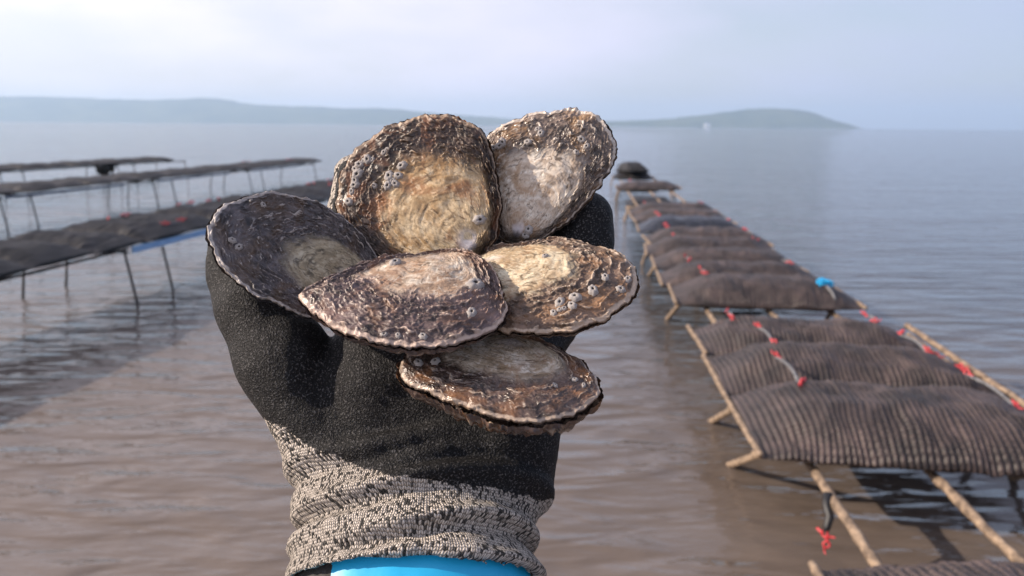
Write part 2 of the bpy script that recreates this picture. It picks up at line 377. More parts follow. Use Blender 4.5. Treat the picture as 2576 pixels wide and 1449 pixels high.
HORIZ = lambda px: 303 + 0.0088*px
def hill(name, label, D, prof, depth, seed):
    xs = np.array([p[0] for p in prof], float); ys = np.array([p[1] for p in prof], float)
    px = np.linspace(xs[0], xs[-1], 260); top = np.interp(px, xs, ys)
    k = np.exp(-0.5*(np.arange(-5, 6)/2.0)**2); k /= k.sum()
    top = np.convolve(np.pad(top, 5, mode='edge'), k, 'valid')
    hgt = np.maximum(HORIZ(px)-top, 0)/FPX*D
    lat = (px-1288)/FPX*D
    t = np.linspace(0, 1, 30)
    X = lat[:, None]*np.ones_like(t) ; Y = D+depth*t[None, :]*np.ones_like(lat)[:, None]
    shape = np.where(t < 0.55, np.sin(np.clip(t/0.55, 0, 1)*pi/2)**0.8, np.cos((t-0.55)/0.45*pi/2)**0.7)
    Z = hgt[:, None]*shape[None, :]
    Z = Z + np.minimum(Z, 9)*0.30*fbm(X/22, Y/22, 0, seed, 3) + np.minimum(Z, 9)*0.14*noise3(X/7, Y/9, 0, seed+5)
    Z[:, 0] = -2; Z[:, -1] = -2; Z[0] = np.minimum(Z[0], -1); Z[-1] = -2
    o = mesh_obj(name, np.stack([X, Y, Z], -1).reshape(-1, 3), grid_faces(len(px), len(t))[:, ::-1].copy(), MAT['hill'])
    tag(o, label, 'hill', kind='structure'); return o
hill('hill', 'long low wooded headland fading into the haze', 2300,
     [(-900, 262), (-500, 240), (-200, 238), (0, 237), (120, 241), (300, 247), (400, 243), (470, 241), (510, 247), (540, 256), (600, 259), (680, 264), (755, 263), (800, 269), (900, 268),
      (960, 270), (1040, 279), (1150, 288), (1230, 293), (1330, 301), (1450, 306), (1560, 310), (1600, 318)], 500, 3)
hill('hill', 'rounded wooded island fading into the haze with a small white house', 1900,
     [(1440, 312), (1480, 306), (1545, 304), (1640, 302), (1700, 297), (1760, 292), (1850, 281), (1900, 274), (1960, 270), (2030, 273), (2075, 281), (2105, 294), (2140, 306), (2158, 320)], 320, 9)
def house():
    D = 1885.0; x = (1765-1288)/FPX*D
    root = empty('house', (x, D, 4)); tag(root, 'small white house on the shore below the wooded island hill', 'house')
    w, d, h = 6.5, 4, 5
    V = [(-w, -d, -5), (w, -d, -5), (w, d, -5), (-w, d, -5), (-w, -d, h), (w, -d, h), (w, d, h), (-w, d, h)]
    F = [(0, 1, 5, 4), (1, 2, 6, 5), (2, 3, 7, 6), (3, 0, 4, 7), (4, 5, 6, 7), (3, 2, 1, 0)]
    mesh_obj('wall', V, F, MAT['white'], root, smooth=False)
    V = [(-w-.4, -d-.4, h+.02), (w+.4, -d-.4, h+.02), (w+.4, d+.4, h+.02), (-w-.4, d+.4, h+.02), (-w-.4, 0, h+2.2), (w+.4, 0, h+2.2)]
    mesh_obj('roof', V, [(0, 1, 5, 4), (2, 3, 4, 5), (0, 4, 3), (1, 2, 5), (3, 2, 1, 0)], MAT['slate'], root, smooth=False)
house()

# ================================================================== oyster trestles and bags
BAG_L, BAG_W = 1.04, 0.56
def bag_top(u, v, hmax):
    """height of the pillow's upper skin; u 0..1 along the length, v -1..1 across"""
    e = np.clip(np.minimum(u, 1-u)/0.26, 0, 1); t = 0.10+0.90*np.sin(e*pi/2)**1.15
    return hmax*t*np.clip(1-np.abs(v)**2.3, 0, 1)**0.65
def make_bag_mesh(seed, ribs, per, M, hmax, rib_amp, L=BAG_L, W=BAG_W):
    nu = ribs*per+1
    u = np.linspace(0, 1, nu)
    th = np.linspace(0, 2*pi, M, endpoint=False)
    c, s = np.cos(th), np.sin(th)
    v = np.sign(c)*np.abs(c)**0.8
    U, Vv = np.meshgrid(u, v, indexing='ij'); S = np.broadcast_to(s, U.shape)
    zt = bag_top(U, Vv, hmax); zb = -0.25*bag_top(U, Vv, hmax)
    lump = fbm(U*L/0.10, Vv*W/2/0.10, seed*3.1, seed, 4, .6)
    Z = np.where(S >= 0, zt, zb) + 0.024*lump*np.where(S > 0, 1, 0.3)*np.clip(np.minimum(U, 1-U)/0.12, 0, 1)
    Z = Z + 0.012*np.sin(th)[None, :]*0.5
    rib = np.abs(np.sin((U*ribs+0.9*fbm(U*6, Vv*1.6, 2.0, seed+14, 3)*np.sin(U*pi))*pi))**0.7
    wear = 0.6+0.4*fbm(U*9, Vv*3, 5.0, seed+8, 2)
    X = (U-0.5)*L + 0.010*fbm(U*3, Vv*1.4, 1.0, seed+4, 2)
    width = W/2*(0.93+0.07*np.sin(np.clip(np.minimum(U, 1-U)/0.2, 0, 1)*pi/2)) + 0.010*noise3(U*4, 0, seed, seed+2)
    Y = Vv*width + rib_amp*0.8*rib*np.cos(th)[None, :]
    Z = Z + rib_amp*rib*wear*np.sin(th)[None, :]
    V = np.stack([X, Y, Z], -1).reshape(-1, 3)
    F = [tuple(f) for f in grid_faces(nu, M, True)[:, ::-1]]
    F += [tuple(range(M)), tuple(range(nu*M-1, (nu-1)*M-1, -1))]
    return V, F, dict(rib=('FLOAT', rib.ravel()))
def rod_mesh(L, r, seed, n=10, axis='Y', step=0.03):
    m = max(6, int(L/step)); t = np.linspace(-L/2, L/2, m)
    P = np.zeros((m, 3)); P[:, 'XYZ'.index(axis)] = t
    w = 0.25*r*fbm(t/0.12, seed, 0, seed, 2); P[:, 2] += w
    V, F = tube(P, r*(1+0.28*fbm(t/0.05, seed*1.7, 0, seed+1, 3)), n)
    return V, F
def hook_mesh():
    """plastic hook: closed eye, shank and an open bend"""
    th = np.linspace(0, 2*pi, 13); P = np.stack([0*th, 0.013*np.cos(th), 0.013*np.sin(th)+0.013], -1)
    a = tube(P, 0.0048, 7, cap=False)
    t = np.linspace(0, 1, 9); ang = t*pi*1.15
    P2 = np.stack([0.004*t, 0.012+0.022*np.sin(ang*.8)*1.2, 0.010-0.0+0.030*t*(1-t)], -1)
    b_ = tube(P2, 0.0052, 7)
    P3 = np.stack([0.010*np.sin(t*3), -0.013-0.030*t, 0.008+0.010*t*t], -1)
    c = tube(P3, np.linspace(0.005, 0.0025, 9), 6)
    return merge([a, b_, c])
HOOK_V, HOOK_F = hook_mesh()
hook_me = None
def add_hook(parent, loc, rot, scale=1.0):
    scale *= 0.78
    global hook_me
    if hook_me is None:
        o = mesh_obj('hook', HOOK_V, HOOK_F, MAT['hook'], parent); hook_me = o.data
    else:
        o = link(bpy.data.objects.new('hook', hook_me), parent)
    o.location = loc; o.rotation_euler = rot; o.scale = (scale,)*3
    return o
def add_tie(bag, u, hmax, span, mat='strap', hooks=2, hs=1.0, v0=0.25, rise=0.02):
    """rubber strap from this bag's crown towards the next bag (local +Y or -Y), red hook at each end"""
    x = (u-0.5)*BAG_L
    z0 = float(bag_top(np.array(u), np.array(v0), hmax))+0.014
    y0 = v0*BAG_W/2; y1 = y0+span
    t = np.linspace(0, 1, 7); P = np.stack([x+0.012*np.sin(t*3), y0+(y1-y0)*t, z0-0.008+rise*np.sin(t*pi)*0.4], -1)
    V, F = tube(P, 0.0062, 7); o = mesh_obj('tie', V, F, MAT[mat], bag)
    for k, (yy, q) in enumerate(((y0, 0), (y1, 6))[:hooks]):
        add_hook(o, (P[q][0], P[q][1], P[q][2]+0.004), (random.uniform(-.4, .4), random.uniform(-.5, .5), random.uniform(-.6, .6)+k*pi), hs*random.uniform(.9, 1.25))
    return o
_cache = {}
def bag_part(key, builder, name, mat, parent):
    if key not in _cache:
        g_ = builder(); o = mesh_obj(name, g_[0], g_[1], mat, parent, attrs=g_[2] if len(g_) > 2 else None); _cache[key] = o.data
    else: o = link(bpy.data.objects.new(name, _cache[key]), parent)
    return o
def oyster_bag(loc, rz, label, group, quality, variant, hmax, mat='bag', sx=1.0, sy=1.0, tilt=0.0, rods=(1, 1), rodmat='rod'):
    root = empty('oyster_bag', loc, rz); root.rotation_euler = (tilt, random.uniform(-.012, .012), rz); root.scale = (sx, sy, 1)
    tag(root, label, 'oyster bag', group)
    q = dict(high=(52, 8, 64, 0.0095), mid=(52, 5, 36, 0.0075), low=(36, 2, 20, 0.004))[quality]
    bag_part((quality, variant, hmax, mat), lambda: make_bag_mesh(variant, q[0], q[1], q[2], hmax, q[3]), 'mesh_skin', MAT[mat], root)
    for sgn, on in zip((-1, 1), rods):
        if on:
            r = bag_part(('rod', variant, rodmat), lambda: rod_mesh(BAG_W*1.0, 0.011, variant, 8), 'closing_rod', MAT[rodmat], root)
            r.location = (sgn*(BAG_L/2+0.006), 0.0, 0.012); r.rotation_euler = (0, 0, random.uniform(-.05, .05))
    return root

# ---- the row beside the hand on the open-sea side -------------------------------------------------
RZ = 0.20                                            # height of its rails above the water
RSL = math.atan(0.090)
def rx(y, off): return 0.575+0.0900*y+off            # x of the row at distance y, offset from the bag ends
RAILS = (0.175, 0.535, 0.89)
def trestle(y0, y1, label, group, cx, slope, z, half, rails, leg_mat='rod', rail_mat='rod', rail_r=0.014, legs=None, splay=0.12, low=False, lean=0.0):
    ang = math.atan(slope); ym = (y0+y1)/2; L_ = (y1-y0)/cos(ang)
    root = empty('trestle', (cx(ym), ym, 0), -ang); tag(root, label, 'trestle', group)
    for i, off in enumerate(rails):
        V, F = rod_mesh(L_, rail_r, 3+i, 10 if not low else 7, 'Y', 0.03 if not low else 0.12)
        o = mesh_obj('rail', V, F, MAT[rail_mat], root); o.location = (off, 0, z)
    ys = legs if legs is not None else (-L_/2+0.05, L_/2-0.05)
    for yy in ys:
        V, F = rod_mesh(2*half, rail_r*0.9, 7, 8, 'X', 0.08); o = mesh_obj('cross_bar', V, F, MAT[leg_mat], root); o.location = (0, yy, z-rail_r*1.7)
        for s in (-1, 1):
            P = [(s*half*0.92, yy, z-rail_r), (s*(half*0.92+splay*0.5), yy+lean*.5, z*0.5-.12), (s*(half*0.92+splay), yy+lean, -0.25)]
            V, F = tube(P, [rail_r*0.95, rail_r*1.05, rail_r*1.0], 8); mesh_obj('leg', V, F, MAT[leg_mat], root)
    return root
RC = lambda y: rx(y, 0.52)
R_RAILS = tuple(a-0.52 for a in RAILS)
g_tr = 'trestles in the row of pale rods beside the hand'
trestle(0.8, 2.20, 'weathered trestle rods bridging to the bag by the dangling red hook', g_tr, RC, 0.0900, RZ, 0.50, R_RAILS, legs=(-0.4,), lean=0.66)
trestle(2.15, 4.20, 'weathered trestle under the three large ribbed bags', g_tr, RC, 0.0900, RZ, 0.50, R_RAILS, legs=(-0.82, -0.38), lean=0.66, splay=0.10)
trestle(4.00, 7.00, 'weathered trestle under the bag with the bright blue tie', g_tr, RC, 0.0900, RZ, 0.50, R_RAILS, legs=(-0.9, 0.6), lean=0.66, splay=0.10)
trestle(6.95, 10.4, 'weathered trestle under the smooth blue grey bag', g_tr, RC, 0.0900, RZ, 0.50, R_RAILS)
trestle(10.2, 13.4, 'weathered trestle with open rods and a single flat bag', g_tr, RC, 0.0900, RZ, 0.50, R_RAILS)
trestle(13.5, 16.8, 'weathered trestle at the far end of the bag row', g_tr, RC, 0.0900, RZ, 0.46, R_RAILS)
BZ = RZ+0.040
g_bag = 'oyster bags in the row beside the hand'
def rbag(yc, label, quality, variant, hmax, W=BAG_W, mat='bag', sx=1.0, doff=0.0, rz=0.0, tilt=0.0, z=0.0, rods=(1, 1)):
    return oyster_bag((rx(yc, 0.52+doff), yc, BZ+z), -RSL+rz, label, g_bag, quality, variant, hmax, mat, sx, W/BAG_W, tilt, rods)
b0 = rbag(1.305, 'ribbed mesh bag across the rods below the dangling red hook', 'high', 4, 0.10, 0.54, sx=1.0)
b1 = rbag(2.455, 'large muddy ribbed mesh bag with rods leading away to the dangling hook', 'high', 1, 0.125, 0.57, rz=0.0)
b2 = rbag(3.02, 'ribbed mesh bag between two other ribbed bags, grey strap across it', 'high', 2, 0.115, 0.50, rz=0.012)
b3 = rbag(3.50, 'ribbed mesh bag facing the gap with three bare rods', 'high', 3, 0.11, 0.48, rz=-0.01)
b4 = rbag(4.54, 'brown mesh bag with the bright blue tie on it', 'mid', 5, 0.125, 0.52)
far = [(5.05, .50, 'brown mesh bag directly behind the bag with the blue tie'), (5.62, .54, 'second brown mesh bag behind the bag with the blue tie'),
       (6.22, .55, 'third brown mesh bag behind the bag with the blue tie'), (6.84, .57, 'brown mesh bag just in front of the smooth blue grey bag')]
fb = [rbag(y, lab, 'mid', 6+i, 0.12, W, rz=random.uniform(-.015, .015), doff=random.uniform(-.03, .03)) for i, (y, W, lab) in enumerate(far)]
b9 = rbag(7.62, 'smooth blue grey bag lying among brown mesh bags', 'mid', 9, 0.13, 0.62, 'bag_new')
b10 = rbag(8.40, 'brown mesh bag right behind the smooth blue grey bag', 'mid', 7, 0.12, 0.66)
b10b = rbag(9.12, 'brown mesh bag with red hooks at the edge of the open rods', 'mid', 8, 0.115, 0.64)
b11 = rbag(13.0, 'single flat mesh bag lying between stretches of open rods', 'mid', 6, 0.10, 0.75)
b12 = rbag(15.5, 'dark mesh bag at the far end of the row, lower of two', 'mid', 8, 0.12, 0.75, 'bag_dark', sx=0.75, doff=-0.1)
b13 = rbag(15.7, 'dark mesh bag at the far end of the row, stacked on another', 'mid', 7, 0.11, 0.75, 'bag_dark', sx=0.62, doff=-0.1, z=0.13, rods=(0, 0))
for yy_, lab_ in ((10.2, 'added dark bag for the shade under the bare rods next to the hooked brown bag'), (11.5, 'added dark bag for the shade under the bare rods before the single flat bag'), (14.2, 'added dark bag for the shade under the rods behind the single flat bag')):
    rbag(yy_, lab_, 'mid', 8, 0.10, 0.95, 'bag_dark', sx=0.66, doff=-0.08, z=-0.13, rods=(0, 0))  # bags added to fill the shaded, reflected dark beneath the rods
rbag(15.3, 'small dark bag tipped on top of the heap ending the row', 'mid', 6, 0.10, 0.6, 'bag_dark', sx=0.45, doff=-0.12, z=0.20, rz=0.25, tilt=0.15, rods=(0, 0))
# ties: strap and hooks lie across neighbouring bags
for b, h, us in ((b1, .125, ((.20, .34), (.90, .36))), (b2, .115, ((.24, .32), (.84, .30))), (b3, .11, ((.16, .18), (.80, .16)))):
    for u_, span in us: add_tie(b, u_, h, span, 'strap', 2, 1.0, 0.3, 0.03)
add_hook(add_tie(b2, 0.93, .115, .10, 'strap_black', 1, 1.0, -0.1), (0.40, 0.10, 0.07), (0, .4, 1.0))
for i, (b, h) in enumerate([(b4, .125)]+[(x, .12) for x in fb]+[(b9, .13), (b10, .12), (b10b, .115), (b11, .10)]):
    for u_ in (0.20+random.uniform(-.03, .03), 0.86+random.uniform(-.03, .03)):
        if (b is b4 and u_ > .5) or random.random() < 0.3: continue
        add_tie(b, u_, h, 0.20 if b is not b11 else 0.1, random.choice(['strap', 'strap_black', 'strap_black']), random.choice([1, 2]), 1.0, 0.45, 0.02)
def blue_tie():
    parts = []
    for k in range(9):
        th = np.linspace(0, 2*pi, 11); r = random.uniform(.022, .034); c = np.array([random.uniform(-.045, .045), random.uniform(-.02, .02), 0.012+random.uniform(0, .03)])
        a, b_ = random.uniform(-.8, .8), random.uniform(0, pi)
        P = np.stack([r*np.cos(th)*cos(b_), r*np.cos(th)*sin(b_)+.006*np.sin(2*th), r*np.sin(th)*cos(a)*.8], -1)+c
        parts.append(tube(P, 0.007, 6, cap=False))
    V, F = merge(parts); o = mesh_obj('tie', V, F, MAT['blue_tie'], b4); o['label'] = 'bright blue knotted rope tie'
    u_ = 0.82; o.scale = (.72,)*3; o.location = ((u_-.5)*BAG_L, -0.12, float(bag_top(np.array(u_), np.array(-.43), .125))+0.010)
    t = np.linspace(0, 1, 8); vv = -0.43-0.56*t
    P = np.stack([((u_-.5)*BAG_L-0.0)+0.05*t - o.location[0], vv*BAG_W/2-0.02*t-o.location[1], bag_top(np.full(8, u_), np.clip(vv, -.999, 1), .125)+0.014-o.location[2]-0.02*t**3], -1)
    V, F = tube(P, 0.012, 8); mesh_obj('strap', V, F, MAT['strap'], o)
blue_tie()
def dangling_tie():
    root = empty('rubber_tie', (rx(2.02, 0.17), 2.02, RZ)); tag(root, 'loose black rubber tie with red hook dangling from a bare rod', 'tie')
    P = [(0, .03, .012), (-.012, .03, .014), (-.022, .0, -.01), (-.018, -.02, -.03), (-.028, -.03, -.055), (-.034, -.035, -.07)]
    V, F = tube(P, [.008, .011, .012, .012, .011, .008], 8); mesh_obj('strap', V, F, MAT['strap_black'], root)
    add_hook(root, (-.034, -.035, -.085), (0, 0, .5), .95); add_hook(root, (-.036, -.035, -.105), (1.7, .3, 1.2), .85)
dangling_tie()
def long_pole():
    V, F = rod_mesh(1.30, 0.013, 21, 9, 'Y'); o = mesh_obj('pole', V, F, MAT['rod'])
    o.location = (rx(3.0, 1.02), 3.0, BZ+0.06); o.rotation_euler = (radians(0.5), 0, -RSL-0.02)
    tag(o, 'long weathered pole laid along the outer ends of the ribbed bags', 'pole')
long_pole()

# ---- three rows on the shore side -----------------------------------------------------------------
def left_row(cx, slope, z, y0, y1, tr_len, gap, bag_label, tr_label, bag_group, tr_group, half, quality, pitch, blue=(), tie_prob=0.0, legs=True):
    ang = math.atan(slope); y = y0; i = 0
    while y < y1-0.3:
        ye = min(y+tr_len, y1)
        t = trestle(y, ye, tr_label, tr_group, cx, slope, z, half, (-half*.9, 0.0, half*.9), 'steel', 'steel', 0.009, low=True, splay=0.10)
        L_ = (ye-y)/cos(ang)
        if blue: t['label'] = tr_label.replace('steel trestle', 'steel trestle without sky-tinted rail')
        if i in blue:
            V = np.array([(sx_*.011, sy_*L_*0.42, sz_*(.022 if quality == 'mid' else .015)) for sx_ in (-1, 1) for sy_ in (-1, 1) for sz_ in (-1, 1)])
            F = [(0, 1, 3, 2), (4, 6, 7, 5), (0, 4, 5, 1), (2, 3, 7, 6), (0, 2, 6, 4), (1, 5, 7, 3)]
            t['label'] = tr_label.replace('dark steel trestle', 'dark steel trestle carrying a sky-tinted side rail')
            o = mesh_obj('side_rail', V, F, MAT['sky_tint_rail' if quality == 'mid' else 'steel_rail'], t, smooth=False); o.location = (half*.9+0.045, -0.55, z-0.002); o['label'] = 'side rail coloured pale blue for reflected sky' if quality == 'mid' else 'side rail coloured slate blue for reflected sky'
        i += 1; y = ye+gap
    n = int((y1-y0)/pitch)
    for k in range(n):
        yc = y0+pitch*(k+0.5)
        h = (0.070, 0.085)[k % 2] if quality == 'mid' else (0.055, 0.068)[k % 2]
        b = oyster_bag((cx(yc)+random.uniform(-.03, .03), yc, z+0.035), -ang+random.uniform(-.03, .03), bag_label, bag_group, quality, 20+k % 4, h, 'bag_dark', 2*half/BAG_L*1.02, pitch*1.08/BAG_W, random.uniform(-.03, .03), (0, 0))
        r1, r2 = random.random() < tie_prob, random.random() < tie_prob*0.6
        if tie_prob: b['label'] = bag_label+' with red hooks' if r1 or r2 else bag_label.replace('oyster bag', 'oyster bag without hooks')
        if r1:
            add_tie(b, random.uniform(.6, .9), h, 0.2, 'strap', 2, 1.3, 0.3, 0.02)
        if r2:
            add_tie(b, random.uniform(.15, .35), h, 0.2, 'strap_black', 2, 1.2, 0.3, 0.02)
left_row(lambda y: -3.86+0.150*y, 0.150, 0.38, 2.80, 13.2, 2.55, 0.33, 'dark muddy oyster bag in the trestle row beside the thumb',
         'dark steel trestle in the bag row beside the thumb', 'bags in the row beside the thumb', 'trestles in the row beside the thumb', 0.42, 'mid', 0.545, blue=(1,), tie_prob=0.38)
left_row(lambda y: -7.95+0.185*y, 0.185, 0.38, 6.6, 17.9, 2.4, 0.35, 'flat dark oyster bag in the long trestle row between two other rows',
         'dark steel trestle in the row between two other bag rows', 'bags in the row between two rows', 'trestles in the row between two rows', 0.40, 'low', 0.55, blue=(1, 2, 3), tie_prob=0.06)
left_row(lambda y: -12.4+0.250*y, 0.250, 0.38, 11.0, 18.0, 2.3, 0.35, 'flat dark oyster bag in the outermost trestle row with weed hanging beneath',
         'dark steel trestle in the outermost row with weed hanging beneath', 'bags in the outermost row', 'trestles in the outermost row', 0.40, 'low', 0.55)
def weed_clump():
    y = 15.6; x = -12.4+0.25*y+0.30
    root = empty('seaweed', (x, y, 0.40)); tag(root, 'black clump of seaweed hanging under the outermost trestle row', 'seaweed')
    parts = []
    for k in range(46):
        a = random.uniform(-.34, .34); l_ = random.uniform(.10, .30)*(1-abs(a)*1.6)+.04
        P = [(random.uniform(-.05, .05), a, 0), (random.uniform(-.06, .06), a+random.uniform(-.04, .04), -l_*.5), (random.uniform(-.05, .05), a*.8+random.uniform(-.04, .04), -l_)]
        parts.append(tube(P, [.03, .026, .008], 6))
    V, F = merge(parts); mesh_obj('fronds', V, F, MAT['weed'], root)
weed_clump()

# ================================================================== oysters
def spline_closed(pts, n):
    P = np.asarray(pts, float); m = len(P)
    d = np.linalg.norm(np.roll(P, -1, 0)-P, axis=1)**0.5; t = np.concatenate([[0], np.cumsum(d)])
    T = np.linspace(0, t[-1], n, endpoint=False); out = np.zeros((n, 2))
    idx = np.clip(np.searchsorted(t, T, side='right')-1, 0, m-1)
    u = (T-t[idx])/(t[idx+1]-t[idx])
    p0, p1, p2, p3 = P[(idx-1) % m], P[idx], P[(idx+1) % m], P[(idx+2) % m]
    d1 = d[idx][:, None]; d0 = d[(idx-1) % m][:, None]; d2 = d[(idx+1) % m][:, None]
    m1 = ((p1-p0)/d0-(p2-p0)/(d0+d1)+(p2-p1)/d1)*d1; m2 = ((p2-p1)/d1-(p3-p1)/(d1+d2)+(p3-p2)/d2)*d1
    u = u[:, None]
    return (2*u**3-3*u**2+1)*p1+(u**3-2*u**2+u)*m1+(-2*u**3+3*u**2)*p2+(u**3-u**2)*m2

barn_me = []
def barnacle_mesh(seed):
    r = random.Random(seed); n = 18; V = []; prof = [(1.0, 0.0), (0.90, 0.26), (0.70, 0.50), (0.42, 0.62), (0.24, 0.56), (0.15, 0.38)]
    for k, (rad, z) in enumerate(prof):
        for i in range(n):
            a = 2*pi*i/n; plate = 1+0.10*cos(6*a+seed)*(1.2-k*.15)+0.05*cos(18*a)+r.uniform(-.03, .03)
            V.append((rad*plate*cos(a), rad*plate*sin(a)*(0.78), z*(1+0.08*cos(6*a+1)+(.06*r.random() if k in (2, 3) else 0))))
    F = [tuple(f) for f in grid_faces(len(prof), n, True)[:, ::-1]]
    me_v, me_f = V, F+[tuple(range((len(prof)-1)*n, len(prof)*n))[::1]]
    return me_v, me_f
def add_barnacle(parent, P, Nn, rad, seed):
    if len(barn_me) < 4:
        V, F = barnacle_mesh(len(barn_me)); o = mesh_obj('barnacle', V, F, MAT['barnacle'], parent)
        o.data.materials.append(MAT['barnacle_hole'])
        for p in o.data.polygons:
            zc = np.mean([np.hypot(*o.data.vertices[i].co[:2]) for i in p.vertices])
            if zc < 0.21: p.material_index = 1
        barn_me.append(o.data)
    else:
        o = link(bpy.data.objects.new('barnacle', barn_me[seed % 4]), parent)
    q = Vector(Nn).to_track_quat('Z', 'Y'); q = q @ Matrix.Rotation(seed*1.3, 3, 'Z').to_quaternion()
    o.rotation_mode = 'QUATERNION'; o.rotation_quaternion = q
    o.location = Vector(P)-Vector(Nn)*rad*0.10; o.scale = (rad, rad, rad*0.95)

def oyster(label, outline, centre, depth, normal, umbo, mat, seed, dome=0.006, back=0.010, zone=0.60, n_lam=11, lam_amp=0.0011, flake=0.0010, barnacles=(), bexp=3.0, zone_soft=0.08, pearl=0.4, lumpy=1.0):
    n = np.array(normal, float); n /= np.linalg.norm(n)
    C = pix(centre[0], centre[1], depth)
    ex = np.cross((0, 1, 0), n); ex /= np.linalg.norm(ex); ey = np.cross(n, ex)
    def onto(px, py):
        d = pix(px, py, 1.0); t = (C @ n)/(d @ n); return d*t[..., None]
    ol = np.array(outline, float); P3 = onto(ol[:, 0], ol[:, 1]); P2 = np.stack([(P3-C) @ ex, (P3-C) @ ey], -1)
    U3 = onto(np.array([umbo[0]]), np.array([umbo[1]]))[0]; U2 = np.array([(U3-C) @ ex, (U3-C) @ ey])
    NT, NS = 520, 190
    O = spline_closed(P2, NT)
    area = np.sum(O[:, 0]*np.roll(O[:, 1], -1)-np.roll(O[:, 0], -1)*O[:, 1])
    if area < 0: O = O[::-1]
    cen = O.mean(0)
    rad = O-cen; R = np.linalg.norm(rad, axis=1, keepdims=True); ru = rad/R
    ang = np.arange(NT)*2*pi/NT; ca, sa = np.cos(ang), np.sin(ang)
    frill = 0.0016*fbm(ca*4.5, sa*4.5, 0, seed, 3, .5)+0.0006*fbm(ca*17, sa*17, 0, seed+3, 3, .6)
    O = O+ru*frill[:, None]; R = np.linalg.norm(O-cen, axis=1)
    s = np.linspace(0, 1, NS)**0.85
    S, A = np.meshgrid(s, ang, indexing='ij')
    XY = U2+S[..., None]*(O[None]-U2)
    X, Y = XY[..., 0], XY[..., 1]
    # fraction of the way from the middle to the rim
    dx, dy = X-cen[0], Y-cen[1]; rr = np.hypot(dx, dy); aa = np.arctan2(dy, dx)
    oa = np.arctan2(O[:, 1]-cen[1], O[:, 0]-cen[0]); o_ = np.argsort(oa)
    Rr = np.interp(aa, oa[o_], R[o_], period=2*pi); rho = np.clip(rr/Rr, 0, 1)
    CA, SA = np.cos(A), np.sin(A)
    gx, gy = X*1000, Y*1000                       # millimetres
    base = dome*(1-rho**2.4)
    warp = fbm(gx/14, gy/14, 0, seed+11, 3)
    zedge = zone+0.05*fbm(CA*3, SA*3, 1.0, seed+7, 3)+0.03*noise3(gx/6, gy/6, 0, seed)
    zn = sstep(-zone_soft, zone_soft, S-zedge)
    rim_bias = sstep(0.80, 0.97, rho); zn = np.maximum(zn, 0.9*rim_bias)      # flaky border also beside the hinge
    # growth lamellae: overlapping scales that lift and break at their outer edge
    ph = S*n_lam+0.85*fbm(CA*4, SA*4, S*3, seed+21, 3)+0.40*noise3(gx/7, gy/7, 0.5, seed+5)
    saw = ph-np.floor(ph); lam = saw**2.2*(1-sstep(0.93, 1.0, saw))
    brk = sstep(-0.30, 0.40, fbm(CA*6, SA*6, np.floor(ph)*3.7, seed+31, 4, .6))
    ph2 = S*n_lam*2.8+0.7*noise3(gx/5, gy/5, 0, seed+41)+0.9*fbm(CA*9, SA*9, S*8, seed+2, 2)
    saw2 = ph2-np.floor(ph2); lam2 = saw2**2*(1-sstep(0.9, 1.0, saw2))
    brk2 = sstep(-0.25, 0.40, fbm(CA*13, SA*13, np.floor(ph2)*1.3, seed+51, 3, .6))
    rid = 1-np.abs(fbm(S*26+0.6*warp, CA*11, SA*11, seed+61, 4, .6))*2.4
    Z = base+zn*(lam_amp*1.15*lam*(0.30+0.70*brk)+0.60*lam_amp*lam2*brk2+flake*0.30*np.clip(rid, -1, 1))
    gl_ = 0.6*noise3(S*34+1.2*warp, CA*2.2, SA*2.2, seed+77)+0.4*noise3(S*80+2*warp, CA*5, SA*5, seed+78)
    Z = Z+(1-zn)*(0.00026*gl_*sstep(0.03, .2, S)+0.00035*fbm(gx/5, gy/5, 0.2, seed+71, 4))
    Z = Z+0.0012*warp-0.0009*sstep(-0.02, 0.05, S-zedge)*(1-sstep(0.05, 0.2, S-zedge))
    Z = Z+0.0009*rim_bias*fbm(CA*7, SA*7, 0, seed+81, 3, .4)-0.0006*sstep(.96, 1, S)
    top = C+X[..., None]*ex+Y[..., None]*ey+Z[..., None]*n
    lam_at = np.clip(zn*(lam*brk*1.15+0.85*lam2*brk2), 0, 1)
    lam_at = np.maximum(lam_at, sstep(0.955, 0.985, S)*0.95)
    ring = np.clip(0.5+1.1*gl_, 0, 1)
    g2 = noise3(S*46+1.6*warp+0.5*fbm(gx/2.5, gy/2.5, 0, seed+13, 2), CA*3, SA*3, seed+79)
    hinge = pearl*(1-sstep(0.04, 0.17, S+0.05*warp))*sstep(-.5, .2, fbm(gx/4, gy/4, .1, seed+7, 3))
    line = sstep(0.80, 0.97, 1-np.abs(g2))*sstep(-0.35, 0.3, fbm(gx/4.5, gy/4.5, 0.9, seed+93, 3))
    grow = np.stack([S*0.085+0.004*warp, CA*0.034, SA*0.034], -1)
    # rim wall of layered shell, then the flat underside
    outw = ((O-cen)/np.linalg.norm(O-cen, axis=1, keepdims=True))
    rings, zrim = [], Z[-1]
    for k, (o_off, dz) in enumerate(((0.0003, -0.0005), (-0.0001, -0.0009), (0.0002, -0.0013), (-0.0008, -0.0016), (-0.004, -0.0018))):
        jit = 0.00030*fbm(ca*22, sa*22, k*2.0, seed+k, 2)
        q = O+outw*(o_off+jit)[:, None]
        rings.append(C+q[:, :1]*ex+q[:, 1:]*ey+(zrim+dz)[:, None]*n)
    V = np.concatenate([top.reshape(-1, 3)]+rings); nr = NS+len(rings)
    F = grid_faces(nr, NT, True)
    ext = lambda arr, v: np.concatenate([arr.ravel(), np.full(len(rings)*NT, v)])
    loc_xyz = np.stack([X, Y, Z], -1).reshape(-1, 3)
    co = np.concatenate([loc_xyz]+[np.concatenate([O, np.full((NT, 1), -0.001*(k+1))], 1) for k in range(len(rings))])+seed*0.37
    Vw = to_world(V); base_w = Vw.mean(0)
